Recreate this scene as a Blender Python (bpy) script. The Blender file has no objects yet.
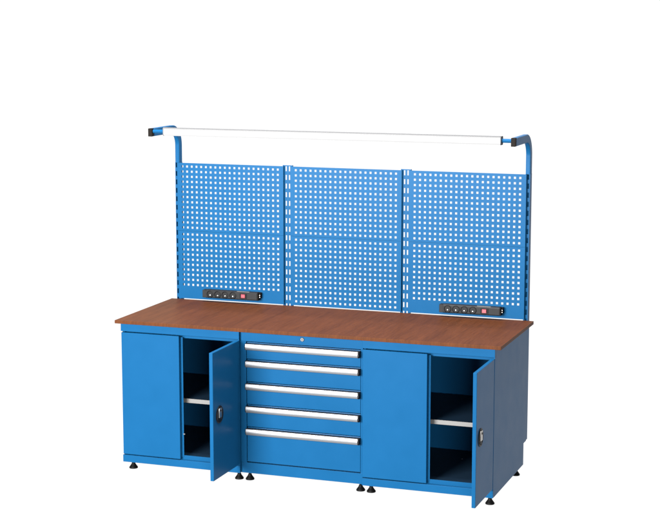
import bpy, bmesh, math
from mathutils import Vector, Matrix

S = 0.03                     # one modelling unit (the pitch of the perforation) is 30 mm
FLOOR = -54.75               # height of the floor in modelling units
CX = 33.68                   # middle of the bench
scene = bpy.context.scene
COL = scene.collection


def W(x, y, z):
    """modelling units -> metres, origin on the floor under the middle of the bench"""
    return Vector(((x - CX) * S, y * S, (z - FLOOR) * S))


# ------------------------------------------------------------------ camera
cam_data = bpy.data.cameras.new("camera")
cam = bpy.data.objects.new("camera", cam_data)
COL.objects.link(cam)
cam_data.sensor_width = 36.0
cam_data.lens = 36.0 * 1666.341 / 660.0
cam_data.clip_start = 0.05
cam_data.clip_end = 400
cam.location = W(136.008, -296.151, 30.595)
yaw, pitch = 0.3418917, -0.1513186
cam.rotation_euler = (math.pi / 2 + pitch, 0, yaw)
scene.camera = cam

# ------------------------------------------------------------------ world: a white studio cyclorama, darker on the camera's side
world = bpy.data.worlds.new("World")
scene.world = world
world.use_nodes = True
nt = world.node_tree
nt.nodes.clear()
w_out = nt.nodes.new("ShaderNodeOutputWorld")
w_bg = nt.nodes.new("ShaderNodeBackground")
w_tc = nt.nodes.new("ShaderNodeTexCoord")
w_sep = nt.nodes.new("ShaderNodeSeparateXYZ")
nt.links.new(w_tc.outputs["Generated"], w_sep.inputs[0])
w_front = nt.nodes.new("ShaderNodeMapRange")            # 0 in front (-y), 1 behind the bench
w_front.interpolation_type = 'SMOOTHSTEP'
w_front.inputs["From Min"].default_value = 0.12
w_front.inputs["From Max"].default_value = 0.55
nt.links.new(w_sep.outputs["Y"], w_front.inputs["Value"])
w_low = nt.nodes.new("ShaderNodeMapRange")              # 1 below the floor line
w_low.inputs["From Min"].default_value = 0.02
w_low.inputs["From Max"].default_value = -0.02
nt.links.new(w_sep.outputs["Z"], w_low.inputs["Value"])
w_max = nt.nodes.new("ShaderNodeMath"); w_max.operation = 'MAXIMUM'
nt.links.new(w_front.outputs[0], w_max.inputs[0])
nt.links.new(w_low.outputs[0], w_max.inputs[1])
w_mix = nt.nodes.new("ShaderNodeMapRange")
w_mix.inputs["To Min"].default_value = 0.10
w_mix.inputs["To Max"].default_value = 1.05
nt.links.new(w_max.outputs[0], w_mix.inputs["Value"])
nt.links.new(w_mix.outputs[0], w_bg.inputs["Strength"])
w_bg.inputs["Color"].default_value = (1, 1, 1, 1)
nt.links.new(w_bg.outputs[0], w_out.inputs[0])


def area(name, loc, target, size, size_y, power, color=(1, 1, 1)):
    d = bpy.data.lights.new(name, 'AREA')
    d.shape = 'RECTANGLE'
    d.size, d.size_y = size, size_y
    d.energy = power
    d.color = color
    o = bpy.data.objects.new(name, d)
    COL.objects.link(o)
    o.location = loc
    o.rotation_euler = (Vector(target) - Vector(loc)).to_track_quat('-Z', 'Y').to_euler()
    return o


area("key_softbox", (-1.8, -7.4, 2.0), (0, -0.4, 0.8), 3.4, 2.4, 2300)
area("added_fill", (3.9, -9.2, 1.5), (0.4, -0.3, 0.6), 1.6, 1.2, 560)  # unseen fill light, added to lift the open cabinets' interiors
area("overhead_softbox", (0.0, -1.0, 4.9), (0, -0.5, 0.9), 3.4, 1.2, 820)

scene.render.engine = 'CYCLES'
scene.view_settings.view_transform = 'Standard'
scene.view_settings.look = 'None'
scene.view_settings.exposure = 0.0
scene.view_settings.gamma = 1.0


# ------------------------------------------------------------------ materials
def material(name, color, rough=0.4, metal=0.0, spec=0.5, noise=0.0, nscale=40.0, bump=0.0, bscale=900.0, coat=0.0, stretch=None):
    m = bpy.data.materials.new(name)
    m.use_nodes = True
    t = m.node_tree
    b = t.nodes["Principled BSDF"]
    b.inputs["Base Color"].default_value = (*color, 1)
    b.inputs["Roughness"].default_value = rough
    b.inputs["Metallic"].default_value = metal
    b.inputs["Specular IOR Level"].default_value = spec
    b.inputs["Coat Weight"].default_value = coat
    tc = t.nodes.new("ShaderNodeTexCoord")
    mp = t.nodes.new("ShaderNodeMapping")
    t.links.new(tc.outputs["Object"], mp.inputs[0])
    if stretch:
        mp.inputs["Scale"].default_value = stretch
    if noise:
        n = t.nodes.new("ShaderNodeTexNoise")
        n.inputs["Scale"].default_value = nscale
        n.inputs["Detail"].default_value = 4
        t.links.new(mp.outputs[0], n.inputs["Vector"])
        r = t.nodes.new("ShaderNodeMapRange")
        r.inputs["From Min"].default_value = 0.25
        r.inputs["From Max"].default_value = 0.75
        r.inputs["To Min"].default_value = 1 - noise
        r.inputs["To Max"].default_value = 1 + noise
        t.links.new(n.outputs["Fac"], r.inputs["Value"])
        v = t.nodes.new("ShaderNodeVectorMath"); v.operation = 'SCALE'
        v.inputs[0].default_value = color
        t.links.new(r.outputs[0], v.inputs["Scale"])
        t.links.new(v.outputs[0], b.inputs["Base Color"])
        r2 = t.nodes.new("ShaderNodeMapRange")
        r2.inputs["To Min"].default_value = max(0.02, rough - 0.05)
        r2.inputs["To Max"].default_value = rough + 0.05
        t.links.new(n.outputs["Fac"], r2.inputs["Value"])
        t.links.new(r2.outputs[0], b.inputs["Roughness"])
    if bump:
        n = t.nodes.new("ShaderNodeTexNoise")
        n.inputs["Scale"].default_value = bscale
        n.inputs["Detail"].default_value = 2
        t.links.new(mp.outputs[0], n.inputs["Vector"])
        bp = t.nodes.new("ShaderNodeBump")
        bp.inputs["Strength"].default_value = bump
        bp.inputs["Distance"].default_value = 0.0004
        t.links.new(n.outputs["Fac"], bp.inputs["Height"])
        t.links.new(bp.outputs[0], b.inputs["Normal"])
    return m


M_BLUE = material("blue_powder_coat", (0.0034, 0.044, 0.110), 0.32, spec=0.03, noise=0.035, nscale=9, bump=0.12, bscale=700)
M_INNER = material("blue_inside_paint", (0.0036, 0.040, 0.100), 0.5, spec=0.10, noise=0.04, nscale=9)
M_ALU = material("brushed_aluminium", (0.22, 0.225, 0.235), 0.50, metal=1.0, noise=0.03, nscale=30, stretch=(0.2, 8, 8))
M_ZINC = material("galvanised_steel", (0.085, 0.082, 0.078), 0.5, metal=0.0, noise=0.05, nscale=60)
M_CHROME = material("satin_chrome", (0.30, 0.29, 0.275), 0.30, metal=1.0)
M_BLACK = material("black_plastic", (0.002, 0.002, 0.0025), 0.45, spec=0.12)
M_RUBBER = material("black_rubber", (0.0015, 0.0015, 0.0015), 0.55, spec=0.08)
M_CAP = material("dark_brown_plastic", (0.0050, 0.0038, 0.0030), 0.55, spec=0.04)
M_GREY = material("charcoal_plastic", (0.0085, 0.0085, 0.0090), 0.5, spec=0.10, noise=0.05, nscale=50)
M_GREY_D = material("dark_socket_plastic", (0.0025, 0.0025, 0.003), 0.45, spec=0.08)
M_RED = material("red_switch_plastic", (0.17, 0.008, 0.018), 0.35, spec=0.4)
M_WHITE = material("white_housing", (0.09, 0.09, 0.09), 0.6, spec=0.1)
M_LOCK = material("dull_lock_metal", (0.09, 0.085, 0.08), 0.4, metal=0.8)
M_INNER_SHADE = material("shaded_inside_blue", (0.0075, 0.0190, 0.0350), 0.6, spec=0.08)  # shade on the cabinet floor and shelf, put into the base colour
M_STRIP = material("grey_metal_strip", (0.085, 0.085, 0.088), 0.7, spec=0.05)
M_GREYCAP = material("grey_end_plate", (0.020, 0.020, 0.022), 0.5, spec=0.2)

# the lit diffuser of the lamp
M_LAMP = bpy.data.materials.new("lit_diffuser")
M_LAMP.use_nodes = True
_b = M_LAMP.node_tree.nodes["Principled BSDF"]
_b.inputs["Base Color"].default_value = (0.115, 0.115, 0.115, 1)
_b.inputs["Emission Color"].default_value = (1, 1, 1, 1)
_b.inputs["Emission Strength"].default_value = 0.36
_b.inputs["Roughness"].default_value = 0.6
_b.inputs["Specular IOR Level"].default_value = 0.1

# white sheet under the bench, made translucent to glow white without shadows
M_FLOOR = bpy.data.materials.new("white_translucent_sheet")
M_FLOOR.use_nodes = True
_t = M_FLOOR.node_tree
_t.nodes.clear()
_o = _t.nodes.new("ShaderNodeOutputMaterial")
_tr = _t.nodes.new("ShaderNodeBsdfTranslucent"); _tr.inputs[0].default_value = (1, 1, 1, 1)
_df = _t.nodes.new("ShaderNodeBsdfDiffuse"); _df.inputs[0].default_value = (0.9, 0.9, 0.9, 1)
_mx = _t.nodes.new("ShaderNodeMixShader"); _mx.inputs[0].default_value = 0.04
_t.links.new(_tr.outputs[0], _mx.inputs[1])
_t.links.new(_df.outputs[0], _mx.inputs[2])
_t.links.new(_mx.outputs[0], _o.inputs[0])


def wood_material():
    m = bpy.data.materials.new("brown_wood_laminate")
    m.use_nodes = True
    t = m.node_tree
    b = t.nodes["Principled BSDF"]
    tc = t.nodes.new("ShaderNodeTexCoord")
    mp = t.nodes.new("ShaderNodeMapping")
    mp.inputs["Scale"].default_value = (1.0, 0.055, 0.12)
    mp.inputs["Rotation"].default_value = (0, 0, math.radians(4))
    t.links.new(tc.outputs["Object"], mp.inputs[0])
    n = t.nodes.new("ShaderNodeTexNoise")
    n.inputs["Scale"].default_value = 150
    n.inputs["Detail"].default_value = 6
    n.inputs["Roughness"].default_value = 0.65
    n.inputs["Distortion"].default_value = 0.4
    t.links.new(mp.outputs[0], n.inputs["Vector"])
    n2 = t.nodes.new("ShaderNodeTexNoise")
    n2.inputs["Scale"].default_value = 22
    n2.inputs["Detail"].default_value = 3
    t.links.new(mp.outputs[0], n2.inputs["Vector"])
    ad = t.nodes.new("ShaderNodeMix"); ad.data_type = 'FLOAT'
    ad.inputs[0].default_value = 0.35
    t.links.new(n.outputs["Fac"], ad.inputs[2])
    t.links.new(n2.outputs["Fac"], ad.inputs[3])
    r = t.nodes.new("ShaderNodeValToRGB")
    r.color_ramp.elements[0].position = 0.35
    r.color_ramp.elements[0].color = (0.037, 0.0112, 0.0032, 1)
    r.color_ramp.elements[1].position = 0.66
    r.color_ramp.elements[1].color = (0.066, 0.0205, 0.0062, 1)
    t.links.new(ad.outputs[0], r.inputs[0])
    t.links.new(r.outputs[0], b.inputs["Base Color"])
    b.inputs["Roughness"].default_value = 0.5
    b.inputs["Specular IOR Level"].default_value = 0.05
    bp = t.nodes.new("ShaderNodeBump")
    bp.inputs["Strength"].default_value = 0.15
    bp.inputs["Distance"].default_value = 0.0004
    t.links.new(n.outputs["Fac"], bp.inputs["Height"])
    t.links.new(bp.outputs[0], b.inputs["Normal"])
    return m


M_WOOD = wood_material()


# ------------------------------------------------------------------ mesh helpers
class MB:
    """collects shapes given in modelling units; build() links them as ONE mesh object"""

    def __init__(self):
        self.bm = bmesh.new()

    def _merge(self, tmp):
        me = bpy.data.meshes.new("tmp")
        tmp.to_mesh(me)
        tmp.free()
        self.bm.from_mesh(me)
        bpy.data.meshes.remove(me)

    def box(self, x0, x1, y0, y1, z0, z1, bev=0.0, seg=2):
        t = bmesh.new()
        bmesh.ops.create_cube(t, size=1.0)
        for v in t.verts:
            v.co = Vector((x0 + (v.co.x + .5) * (x1 - x0), y0 + (v.co.y + .5) * (y1 - y0), z0 + (v.co.z + .5) * (z1 - z0)))
        if bev:
            bmesh.ops.bevel(t, geom=list(t.edges), offset=bev, segments=seg, profile=0.5, affect='EDGES')
        self._merge(t)
        return self

    def prism(self, prof, axis, a0, a1, bev=0.0):
        """closed 2D profile extruded along an axis: 'x' profile=(y,z); 'y' profile=(x,z); 'z' profile=(x,y)"""
        def P(p, a):
            return {'x': (a, p[0], p[1]), 'y': (p[0], a, p[1]), 'z': (p[0], p[1], a)}[axis]
        t = bmesh.new()
        A = [t.verts.new(P(p, a0)) for p in prof]
        B = [t.verts.new(P(p, a1)) for p in prof]
        n = len(prof)
        t.faces.new(A)
        t.faces.new(B[::-1])
        for i in range(n):
            t.faces.new((A[i], B[i], B[(i + 1) % n], A[(i + 1) % n]))
        bmesh.ops.recalc_face_normals(t, faces=t.faces)
        if bev:
            es = [e for e in t.edges if (e.verts[0] in A) == (e.verts[1] in A)]
            bmesh.ops.bevel(t, geom=es, offset=bev, segments=2, profile=0.5, affect='EDGES')
        self._merge(t)
        return self

    def lathe(self, prof, origin, axis, seg=32):
        """profile [(radius, distance along axis)], closed solid of revolution"""
        t = bmesh.new()
        ox, oy, oz = origin
        rings = []
        for r, h in prof:
            ring = []
            for k in range(seg):
                a = 2 * math.pi * k / seg
                c, s = r * math.cos(a), r * math.sin(a)
                co = {'x': (ox + h, oy + c, oz + s), 'y': (ox + c, oy + h, oz + s), 'z': (ox + c, oy + s, oz + h)}[axis]
                ring.append(t.verts.new(co))
            rings.append(ring)
        for i in range(len(rings) - 1):
            for k in range(seg):
                t.faces.new((rings[i][k], rings[i][(k + 1) % seg], rings[i + 1][(k + 1) % seg], rings[i + 1][k]))
        t.faces.new(rings[0][::-1])
        t.faces.new(rings[-1])
        bmesh.ops.recalc_face_normals(t, faces=t.faces)
        self._merge(t)
        return self

    def plate(self, xs, zs, y0, y1, hole):
        """sheet between y0 (front) and y1 with rectangular holes: hole(i, j) is true for the open cells"""
        t = bmesh.new()
        F, B = {}, {}

        def vert(store, i, j, y):
            if (i, j) not in store:
                store[(i, j)] = t.verts.new((xs[i], y, zs[j]))
            return store[(i, j)]
        nx, nz = len(xs) - 1, len(zs) - 1
        solid = [[not hole(i, j) for j in range(nz)] for i in range(nx)]
        for i in range(nx):
            for j in range(nz):
                if not solid[i][j]:
                    continue
                q = [(i, j), (i + 1, j), (i + 1, j + 1), (i, j + 1)]
                t.faces.new([vert(F, a, b, y0) for a, b in q])
                t.faces.new([vert(B, a, b, y1) for a, b in q[::-1]])
                for (di, dj, a, b) in ((0, -1, q[0], q[1]), (1, 0, q[1], q[2]), (0, 1, q[2], q[3]), (-1, 0, q[3], q[0])):
                    ii, jj = i + di, j + dj
                    if 0 <= ii < nx and 0 <= jj < nz and solid[ii][jj]:
                        continue
                    t.faces.new((vert(F, *b, y0), vert(F, *a, y0), vert(B, *a, y1), vert(B, *b, y1)))
        bmesh.ops.recalc_face_normals(t, faces=t.faces)
        self._merge(t)
        return self

    def sweep(self, path, hw, hd, x):
        """rectangular tube following (y, z) path points in the plane x; hw half width in x, hd half depth across the path"""
        t = bmesh.new()
        rings = []
        n = len(path)
        b = 0.1
        for i, (y, z) in enumerate(path):
            p0 = Vector(path[max(0, i - 1)]); p1 = Vector(path[min(n - 1, i + 1)])
            d = (p1 - p0).normalized()
            nr = Vector((-d.y, d.x))
            ring = []
            for sx, sn in ((-hw, -hd + b), (-hw, hd - b), (-hw + b, hd), (hw - b, hd), (hw, hd - b), (hw, -hd + b), (hw - b, -hd), (-hw + b, -hd)):
                ring.append(t.verts.new((x + sx, y + nr.x * sn, z + nr.y * sn)))
            rings.append(ring)
        for i in range(n - 1):
            for k in range(8):
                t.faces.new((rings[i][k], rings[i][(k + 1) % 8], rings[i + 1][(k + 1) % 8], rings[i + 1][k]))
        t.faces.new(rings[0][::-1])
        t.faces.new(rings[-1])
        bmesh.ops.recalc_face_normals(t, faces=t.faces)
        self._merge(t)
        return self

    def build(self, name, mat, parent=None, smooth=False):
        me = bpy.data.meshes.new(name)
        org = parent_origin(parent)
        for v in self.bm.verts:
            v.co = W(*v.co) - org
        self.bm.to_mesh(me)
        self.bm.free()
        me.materials.append(mat)
        if smooth:
            for p in me.polygons:
                p.use_smooth = True
            try:
                me.set_sharp_from_angle(angle=math.radians(38))
            except Exception:
                pass
        o = bpy.data.objects.new(name, me)
        COL.objects.link(o)
        if parent is not None:
            o.parent = parent
        return o


def parent_origin(p):
    v = Vector((0, 0, 0))
    while p is not None:
        v += p.location
        p = p.parent
    return v


def tag(o, label=None, cat=None, group=None, kind=None):
    if label: o["label"] = label
    if cat: o["category"] = cat
    if group: o["group"] = group
    if kind: o["kind"] = kind
    return o


def thing(name, label, cat, base, group=None):
    e = bpy.data.objects.new(name, None)
    COL.objects.link(e)
    e.location = W(*base)
    e.empty_display_size = 0.1
    return tag(e, label, cat, group)


# ------------------------------------------------------------------ the setting: the white sheet
fl = MB()
fl.prism([(CX + 420 * math.cos(a * math.pi / 32), 420 * math.sin(a * math.pi / 32)) for a in range(64)], 'z', FLOOR - 0.15, FLOOR)
# a single sheet (translucent), not a slab
bm = fl.bm
bmesh.ops.delete(bm, geom=[f for f in bm.faces if f.calc_center_median().z < FLOOR - 0.01], context='FACES')
floor = fl.build("floor", M_FLOOR)
tag(floor, "plain white seamless surface under the workbench", None, None, "structure")


# ------------------------------------------------------------------ cabinets
TOP = -26.91                 # underside of the worktop
BOT = -53.07                 # underside of the cabinets
BACK = -1.77
PF = -24.80                  # front plane of door cabinets
DF = -24.15                  # front plane of the drawer cabinet


def foot(x, y, parent):
    m = MB()
    h = BOT - FLOOR
    m.lathe([(0.02, 0.0), (0.80, 0.0), (0.82, 0.16), (0.74, 0.30), (0.50, 0.62), (0.36, 0.85), (0.34, 1.0), (0.26, 1.02), (0.26, h + 0.05), (0.02, h + 0.05)],
            (x, y, FLOOR), 'z', 28)
    return m.build("levelling_foot", M_RUBBER, parent, smooth=True)


def round_handle(xf, yc, zc, door):
    """recessed round latch on a door face that looks along +x"""
    m = MB()
    m.lathe([(1.18, -0.02), (1.50, -0.02), (1.58, 0.04), (1.52, 0.13), (1.36, 0.15), (1.24, 0.05), (1.18, -0.02)], (xf, yc, zc), 'x', 40)
    h = m.build("latch", M_BLACK, door, smooth=True)
    m = MB()
    m.lathe([(0.02, 0.0), (1.22, 0.0), (1.22, 0.03), (0.02, 0.03)], (xf, yc, zc), 'x', 40)
    m.build("dish", M_GREYCAP, h)
    m = MB()
    m.box(xf + 0.03, xf + 0.30, yc - 0.62, yc + 0.50, zc - 0.55, zc + 1.18, 0.10, 3)
    m.build("lever", M_CHROME, h, smooth=True)
    m = MB()
    m.box(xf + 0.03, xf + 0.16, yc - 0.50, yc + 0.35, zc - 1.12, zc - 0.62, 0.05)
    m.build("thumb_recess", M_BLACK, h)
    m = MB()
    m.lathe([(0.02, 0.0), (0.2, 0.0), (0.2, 0.06), (0.02, 0.06)], (xf + 0.30, yc - 0.05, zc + 0.72), 'x', 20)
    m.build("keyhole", M_BLACK, h)
    return h


def door_cabinet(x0, x1, label, pin_right):
    root = thing("metal_cabinet", label, "cabinet", ((x0 + x1) / 2, -12, FLOOR), "two-door cabinets under the worktop")
    mid = (x0 + x1) / 2
    t = 0.10
    yb = -23.9                                             # plane behind the closed door
    b = MB()
    b.box(x0, x0 + t, PF + 0.80, BACK, BOT, TOP)           # sides
    b.box(x1 - t, x1, PF + 0.80, BACK, BOT, TOP)
    b.box(x0 + t, x1 - t, BACK - t, BACK, BOT, TOP)        # back
    b.box(x0 + t, x1 - t, PF + 0.9, BACK - t, TOP - 0.12, TOP - 0.02)   # top sheet
    # top rail, slightly wider face, and the lip below it
    b.box(x0, x1, PF, PF + 0.80, -28.28, TOP, 0.05)
    b.box(x0 + t, x1 - t, yb + 0.5, yb + 0.65, -29.05, -28.25)
    b.box(x0 + t, x1 - t, yb + 0.65, yb + 1.4, -29.05, -28.95)
    # bottom rail with ledge
    b.box(x0, x1, PF, PF + 0.80, BOT, -51.72, 0.05)
    b.box(x0 + t, x1 - t, PF + 0.795, yb + 0.12, -51.80, -50.98, 0.03)
    # narrow stiles
    b.box(x0, x0 + 0.42, yb - 0.1, yb + 0.7, -51.72, -28.28)
    b.box(x1 - 0.20, x1, PF + 0.05, PF + 0.80, -51.72, -28.28)
    b.box(x1 - 0.42, x1 - t, yb - 0.1, yb + 0.7, -51.72, -28.28)
    b.build("body", M_BLUE, root)
    f = MB()
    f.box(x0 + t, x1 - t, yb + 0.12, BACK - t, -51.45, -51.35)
    f.build("floor_panel", M_INNER_SHADE, root)
    # closed left door
    dz0, dz1 = -51.55, -28.50
    d = MB()
    d.box(x0 + 0.10, mid - 0.06, PF - 0.02, PF + 0.68, dz0, dz1, 0.09)
    d.box(mid - 0.4, mid + 0.36, PF + 0.72, PF + 0.84, dz0 + 0.3, dz1 - 0.3)
    d.build("door", M_BLUE, root)
    # open right door, its outer face looks along +x
    d = MB()
    w = mid - x0 - 0.12
    xo = x1 - 0.03
    yh = PF - 0.10
    d.box(xo - 0.68, xo, yh - w, yh, dz0 + 0.12, dz1, 0.09)
    door = d.build("door", M_BLUE, root)
    for z in (-30.6, -49.6):
        hg = MB()
        hg.lathe([(0.02, -0.8), (0.13, -0.8), (0.13, 0.8), (0.02, 0.8)], (xo - 0.45, yh + 0.06, z), 'z', 14)
        hg.build("hinge", M_BLUE, door, smooth=True)
    round_handle(xo, yh - w + 2.72, -39.98, door)
    # shelf: blue tray, shade darkened into its colour, with a pale galvanised front rail
    s = MB()
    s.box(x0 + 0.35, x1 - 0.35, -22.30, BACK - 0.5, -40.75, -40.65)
    sh = s.build("shelf", M_INNER_SHADE, root)
    s = MB()
    s.box(x0 + 0.45, x1 - 0.45, -22.50, -22.30, -41.38, -40.60, 0.03)
    s.build("front_rail", M_ZINC, sh)
    for xa, xb in ((x0 + t, x0 + 0.32), (x1 - 0.32, x1 - t)):
        c = MB()
        c.box(xa, xb, -22.7, -22.0, -51.3, -29.1)
        c.build("shelf_support", M_INNER, root)
    p = MB()
    if pin_right:
        p.lathe([(0.02, 0), (0.11, 0), (0.10, 0.12), (0.02, 0.14)], (59.2, -8.0, -51.35), 'z', 14)
    else:
        p.lathe([(0.02, 0), (0.11, 0), (0.10, 0.3), (0.02, 0.34)], (mid + 0.36, PF + 0.6, -46.9), 'x', 14)
    p.build("pin", M_WHITE, root, smooth=True)
    for fx in (x0 + 1.05, x1 - 1.05):
        for fy in (-22.6, -3.4):
            foot(fx, fy, root)
    return root


door_cabinet(-1.52, 22.07, "blue two-door cabinet at the bench's left end, right door open on a near-black interior", False)
door_cabinet(45.42, 69.26, "blue two-door cabinet at the right end, its greyish outer side in view, right door open", True)


def drawer_cabinet(x0, x1):
    root = thing("drawer_cabinet", "blue steel cabinet of five drawers with long silver handles between the two door cabinets", "drawer cabinet", ((x0 + x1) / 2, -12, FLOOR))
    t = 0.12
    b = MB()
    b.box(x0, x0 + t, DF + 0.6, BACK, BOT, TOP)
    b.box(x1 - t, x1, DF + 0.6, BACK, BOT, TOP)
    b.box(x0 + t, x1 - t, BACK - t, BACK, BOT, TOP)
    b.box(x0, x1, DF, DF + 0.6, -28.66, TOP, 0.04)          # top rail
    b.box(x0, x1, DF, DF + 0.6, BOT, -51.10, 0.04)          # bottom rail
    b.box(x0, x0 + 1.08, DF, DF + 0.6, -51.10, -28.66)      # stiles
    b.box(x1 - 0.40, x1, DF, DF + 0.6, -51.10, -28.66)
    b.build("body", M_BLUE, root)
    k = MB()
    k.box(x0 + 0.9, x1 - 0.3, DF + 0.75, DF + 0.85, -51.2, -28.2)  # black sheet standing in for the shade behind the drawer gaps
    k.build("drawer_gap_shade", M_BLACK, root)
    L, R = x0 + 1.22, x1 - 0.43
    tops = [-28.78, -31.95, -36.12, -40.30, -44.45]
    tail = -50.88
    for i, zt in enumerate(tops):
        zb = (tops[i + 1] + 0.12) if i < 4 else tail
        d = MB()
        d.box(L, R, DF - 0.10, DF + 0.5, zb, zt - 0.22, 0.07)
        d.prism([(DF + 0.5, zt - 0.3), (DF - 0.02, zt - 0.3), (DF + 0.06, zt - 0.02), (DF + 0.5, zt - 0.02)], 'x', L + 0.05, R - 0.05)
        dr = d.build("drawer", M_BLUE, root)
        hb = MB()
        hh = 1.22
        hb.box(L - 0.02, R, DF - 0.60, DF - 0.10, zt - 0.12 - hh, zt - 0.14, 0.03)  # black edge above the grip paints the gap shade under the drawer above
        h = hb.build("handle", M_BLACK, dr)
        g = MB()
        z1, z0 = zt - 0.20, zt - 0.12 - hh + 0.03
        prof = [(DF - 0.60, z0), (DF - 0.80, z0)]
        for q in range(9):
            a = q / 8
            prof.append((DF - 0.80 - 0.22 * math.sin(math.pi * (0.12 + 0.70 * a)), z0 + (z1 - z0) * (0.04 + 0.92 * a)))
        prof += [(DF - 0.72, z1), (DF - 0.60, z1)]
        g.prism(prof, 'x', L + 0.08, R - 0.28)
        g.build("grip", M_ALU, h, smooth=True)
        cap = [(DF - 0.60, z0 - 0.01), (DF - 0.84, z0 - 0.01), (DF - 1.03, z0 + 0.3), (DF - 1.03, z1 - 0.4), (DF - 0.80, z1 + 0.02), (DF - 0.60, z1 + 0.02)]
        for xa, xb in ((R - 0.28, R - 0.02), (L, L + 0.08)):
            e = MB()
            e.prism(cap, 'x', xa, xb)
            e.build("end_cap", M_BLACK, h)
    lk = MB()
    lk.lathe([(0.02, 0.03), (0.36, 0.03), (0.36, -0.10), (0.30, -0.16), (0.02, -0.16)], (34.0, DF, -27.62), 'y', 28)
    lo = lk.build("lock", M_LOCK, root, smooth=True)
    lk = MB()
    lk.box(33.95, 34.05, DF - 0.19, DF - 0.15, -27.80, -27.44)
    lk.build("keyhole", M_BLACK, lo)
    for fx in (x0 + 0.95, x1 - 0.95):
        for fy in (-22.4, -3.4):
            foot(fx, fy, root)
    return root


drawer_cabinet(22.10, 45.38)

# ------------------------------------------------------------------ worktop
wt = MB()
wt.box(-2.66, 70.35, -24.95, 0.0, -26.90, -26.29, 0.05)
worktop = wt.build("worktop", M_WOOD)
tag(worktop, "long brown wood-grain worktop lying across the three blue cabinets", "worktop")

# ------------------------------------------------------------------ perforated back wall
P = 23.684
YU = 0.60                    # front plane of the uprights
rack = thing("pegboard_rack", "blue perforated back wall of three panels on slotted uprights with curved outer arms", "pegboard rack", (CX, 1.2, -49.14))


def slot_lines(centers, half, z_top, z_bot, first, pitch, hh):
    xs = []
    for c in centers:
        xs += [c - half, c + half]
    zs = [z_bot]
    z = first
    rows = []
    while z - hh > z_bot + 0.2:
        rows.append(z)
        z -= pitch
    for z in rows[::-1]:
        zs += [z - hh, z + hh]
    zs.append(z_top)
    return xs, zs


def slotted_upright(x0, x1, z_top, centers, half, deep=1.5):
    m = MB()
    xs, zs = slot_lines(centers, half, z_top, -27.2, 0.17, 1.6667, 0.48)
    xs = [x0] + xs + [x1]
    m.plate(xs, zs, YU, YU + 0.07, lambda i, j: i % 2 == 1 and j % 2 == 1)
    m.box(x0, x0 + 0.07, YU + 0.075, YU + deep, -49.14, z_top)
    m.box(x1 - 0.07, x1, YU + 0.075, YU + deep, -49.14, z_top)
    m.box(x0 + 0.07, x1 - 0.07, YU + 0.08, YU + 0.16, -49.14, -27.2)
    return m


def end_upright(x0, x1, inner_sign):
    m = slotted_upright(x0, x1, 0.70, [(x0 + x1) / 2 + (0.07 if inner_sign > 0 else -0.12)], 0.20)
    m.box(x0 + 0.07, x1 - 0.07, YU + 0.50, YU + 0.58, -49.14, 0.70)          # closed back: slots look dark
    u = m.build("upright", M_BLUE, rack)
    # curved lamp arm: rises out of the upright and bends forward
    a = MB()
    xc = (x0 + x1) / 2
    yv = YU + 0.75
    zc = 7.36
    r = 3.3
    path = [(yv, 0.70), (yv, 2.0), (yv, zc - r)]
    for k in range(1, 17):
        th = math.pi / 2 * k / 16
        path.append((yv - r + r * math.cos(th), zc - r + r * math.sin(th)))
    path += [(-4.0, zc), (-8.0, zc), (-10.5, zc)]
    a.sweep(path, (x1 - x0) / 2, 0.75, xc)
    arm = a.build("arm", M_BLUE, u, smooth=True)
    c = MB()
    c.box(xc - (x1 - x0) / 2 + 0.02, xc + (x1 - x0) / 2 - 0.02, -11.40, -10.45, zc - 0.76, zc + 0.76, 0.08)
    c.build("end_cap", M_CAP, arm)
    # wider mounting bracket behind the cabinet
    b = MB()
    b.box(x0 + 0.1, x1 + 0.12 * inner_sign if inner_sign > 0 else x1, BACK + 0.02, YU + 0.0, -49.14, -27.3)
    b.build("bracket", M_BLUE, u)
    return u


end_upright(-1.80, -0.95, -1)
end_upright(68.20, 69.05, 1)
for k in (0, 1):
    x0 = 20.80 + k * P
    m = slotted_upright(x0, x0 + 2.00, 0.84, [x0 + 0.70, x0 + 1.37], 0.14, 0.42)
    u = m.build("upright", M_BLUE, rack)
    b = MB()
    b.box(x0 + 0.2, x0 + 1.9, BACK + 0.02, YU, -49.14, -27.3)
    b.build("bracket", M_BLUE, u)


def pegboard(k, lower_rows):
    ox = k * P
    x0, x1 = ox - 1.10, ox + 21.12
    HH = 0.205
    m = MB()
    xs = [x0]
    for c in range(21):
        xs += [ox + c - HH, ox + c + HH]
    xs.append(x1)

    def zl(top, bot, rows):
        zs = [bot]
        for z in rows[::-1]:
            zs += [z - HH, z + HH]
        zs.append(top)
        return zs
    hole = lambda i, j: i % 2 == 1 and j % 2 == 1
    up = zl(0.68, -12.655, [-r for r in range(13)])
    lo_rows = [-(13.36 + r) for r in range(lower_rows)]
    lo = zl(-12.695, -26.13, lo_rows)
    m.plate(xs, up, 0.0, 0.05, hole)
    m.plate(xs, lo, 0.0, 0.05, hole)
    # folded edges of each sheet
    for z1, z0 in ((0.68, -12.655), (-12.695, -26.13)):
        m.box(x0, x0 + 0.05, 0.052, 0.58, z0, z1)
        m.box(x1 - 0.05, x1, 0.052, 0.58, z0, z1)
        m.box(x0 + 0.05, x1 - 0.05, 0.052, 0.20, z1 - 0.05, z1)
        m.box(x0 + 0.05, x1 - 0.05, 0.052, 0.20, z0, z0 + 0.05)
    m.box(x0 + 0.05, x1 - 0.05, 0.22, 0.27, -12.80, -12.53)
    o = m.build("pegboard", M_BLUE, rack)
    return o


pl = pegboard(0, 11); pl["label"] = "left perforated panel with a plain strip along its bottom"
pm = pegboard(1, 13); pm["label"] = "middle perforated panel with holes down to the worktop"
pr = pegboard(2, 11); pr["label"] = "right perforated panel with a plain strip along its bottom"

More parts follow.
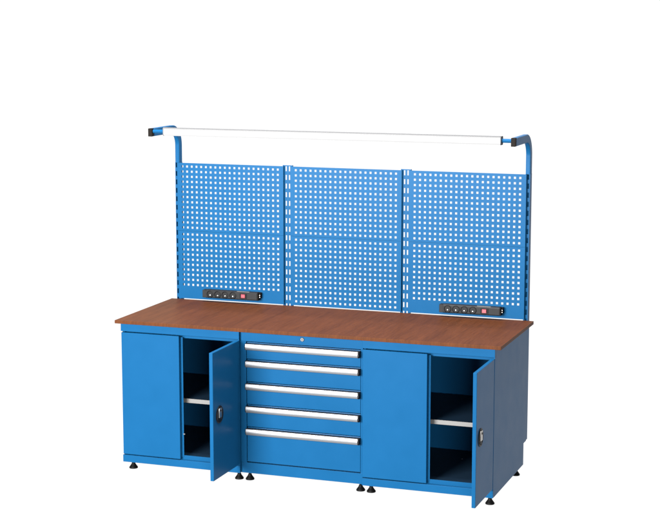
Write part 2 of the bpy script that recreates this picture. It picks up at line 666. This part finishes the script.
# ------------------------------------------------------------------ lamp between the arms
LY = -10.7
lamp = thing("light_bar", "long white lit lamp bar hanging between the two curved blue arms", "lamp", (CX, LY, 6.5))
x0, x1 = 1.45, 66.35
zc = 7.58
m = MB()
prof = [(LY - 0.62, zc - 0.73), (LY + 0.62, zc - 0.73), (LY + 0.74, zc - 0.5), (LY + 0.74, zc + 0.5), (LY - 0.74, zc + 0.5), (LY - 0.74, zc - 0.5)]
m.prism(prof, 'x', x0, x1)
m.build("diffuser", M_LAMP, lamp)
m = MB()
m.prism([(LY - 0.75, zc + 0.505), (LY + 0.75, zc + 0.505), (LY + 0.62, zc + 0.73), (LY - 0.62, zc + 0.73)], 'x', x0, x1)
m.build("housing", M_WHITE, lamp)
m = MB()
m.box(x0, x1, LY - 0.66, LY - 0.50, zc + 0.70, zc + 0.82)
m.build("seam_strip", M_STRIP, lamp)
for xa, xb, s in ((x0 - 0.12, x0, -1), (x1, x1 + 0.12, 1)):
    m = MB()
    m.prism([(LY - 0.66, zc - 0.77), (LY + 0.66, zc - 0.77), (LY + 0.78, zc - 0.5), (LY + 0.78, zc + 0.52), (LY + 0.64, zc + 0.76), (LY - 0.64, zc + 0.76), (LY - 0.78, zc + 0.52), (LY - 0.78, zc - 0.5)], 'x', xa, xb)
    m.build("end_plate", M_GREYCAP if s > 0 else M_WHITE, lamp)
for xa, xb in ((-0.95, x0 - 0.12), (x1 + 0.12, 68.2)):
    m = MB()
    m.lathe([(0.02, 0), (0.36, 0), (0.36, xb - xa), (0.02, xb - xa)], (xa, LY, zc - 0.02), 'x', 28)
    m.build("rod", M_BLUE, lamp, smooth=True)


# ------------------------------------------------------------------ power strips
def power_strip(x0, label):
    root = thing("power_strip", label, "power strip", (x0 + 6.2, -0.8, -25.5), "power strips on the pegboards")
    z0, z1 = -25.50, -23.95
    yf = -1.45
    m = MB()
    m.prism([(-0.10, z0), (yf + 0.15, z0), (yf, z0 + 0.18), (yf, z1 - 0.22), (yf + 0.22, z1), (-0.10, z1)], 'x', x0 + 0.75, x0 + 11.5)
    m.build("housing", M_GREY, root)
    for a, b in ((x0, x0 + 0.75), (x0 + 11.5, x0 + 11.75)):
        m = MB()
        m.box(a, b, yf + 0.04, -0.10, z0 + 0.02, z1 - 0.03, 0.06)
        m.build("end_block", M_CAP if a > x0 + 5 else M_GREY, root)
    m = MB()
    m.box(x0 + 11.75, x0 + 12.05, -1.0, -0.06, z0 + 0.45, z1 - 0.05, 0.04)
    br = m.build("bracket", M_CAP, root)
    for zs in (z0 + 0.62, z0 + 1.0):
        m = MB()
        m.lathe([(0.02, 0), (0.10, 0), (0.09, -0.05), (0.02, -0.06)], (x0 + 11.90, -1.0, zs), 'y', 16)
        m.build("screw", M_CHROME, br)
    for c in (1.50, 3.10, 4.68, 6.33):
        xc = x0 + c + 0.15
        zc = (z0 + z1) / 2
        m = MB()
        m.lathe([(0.56, 0.02), (0.71, 0.02), (0.71, -0.05), (0.64, -0.07), (0.56, -0.02), (0.56, 0.02)], (xc, yf, zc), 'y', 32)
        so = m.build("socket", M_GREY_D, root, smooth=True)
        m = MB()
        m.lathe([(0.02, 0.0), (0.57, 0.0), (0.57, -0.015), (0.02, -0.015)], (xc, yf, zc), 'y', 32)
        m.build("well", M_BLACK, so)
        m = MB()
        m.lathe([(0.02, -0.015), (0.13, -0.015), (0.11, -0.16), (0.02, -0.18)], (xc + 0.02, yf, zc - 0.20), 'y', 14)
        m.build("earth_pin", M_CHROME, so, smooth=True)
    m = MB()
    m.box(x0 + 7.92, x0 + 9.42, yf - 0.06, yf + 0.05, z0 + 0.28, z1 - 0.28, 0.04)
    fr = m.build("switch", M_GREY_D, root)
    m = MB()
    m.box(x0 + 8.24, x0 + 9.08, yf - 0.22, yf - 0.05, z0 + 0.42, z1 - 0.42, 0.05)
    m.build("rocker", M_RED, fr)
    m = MB()
    m.box(x0 + 7.2, x0 + 9.8, yf + 0.26, yf + 0.52, z1 + 0.002, z1 + 0.05)  # pale bar painting the glint along the housing's top edge
    m.build("top_glint", M_ZINC, root)
    return root


power_strip(4.60, "charcoal four-socket power strip with red switch on the left perforated panel, above the left cabinet")
power_strip(53.15 - 0.45, "charcoal four-socket power strip with red switch on the right perforated panel, above the right cabinet")
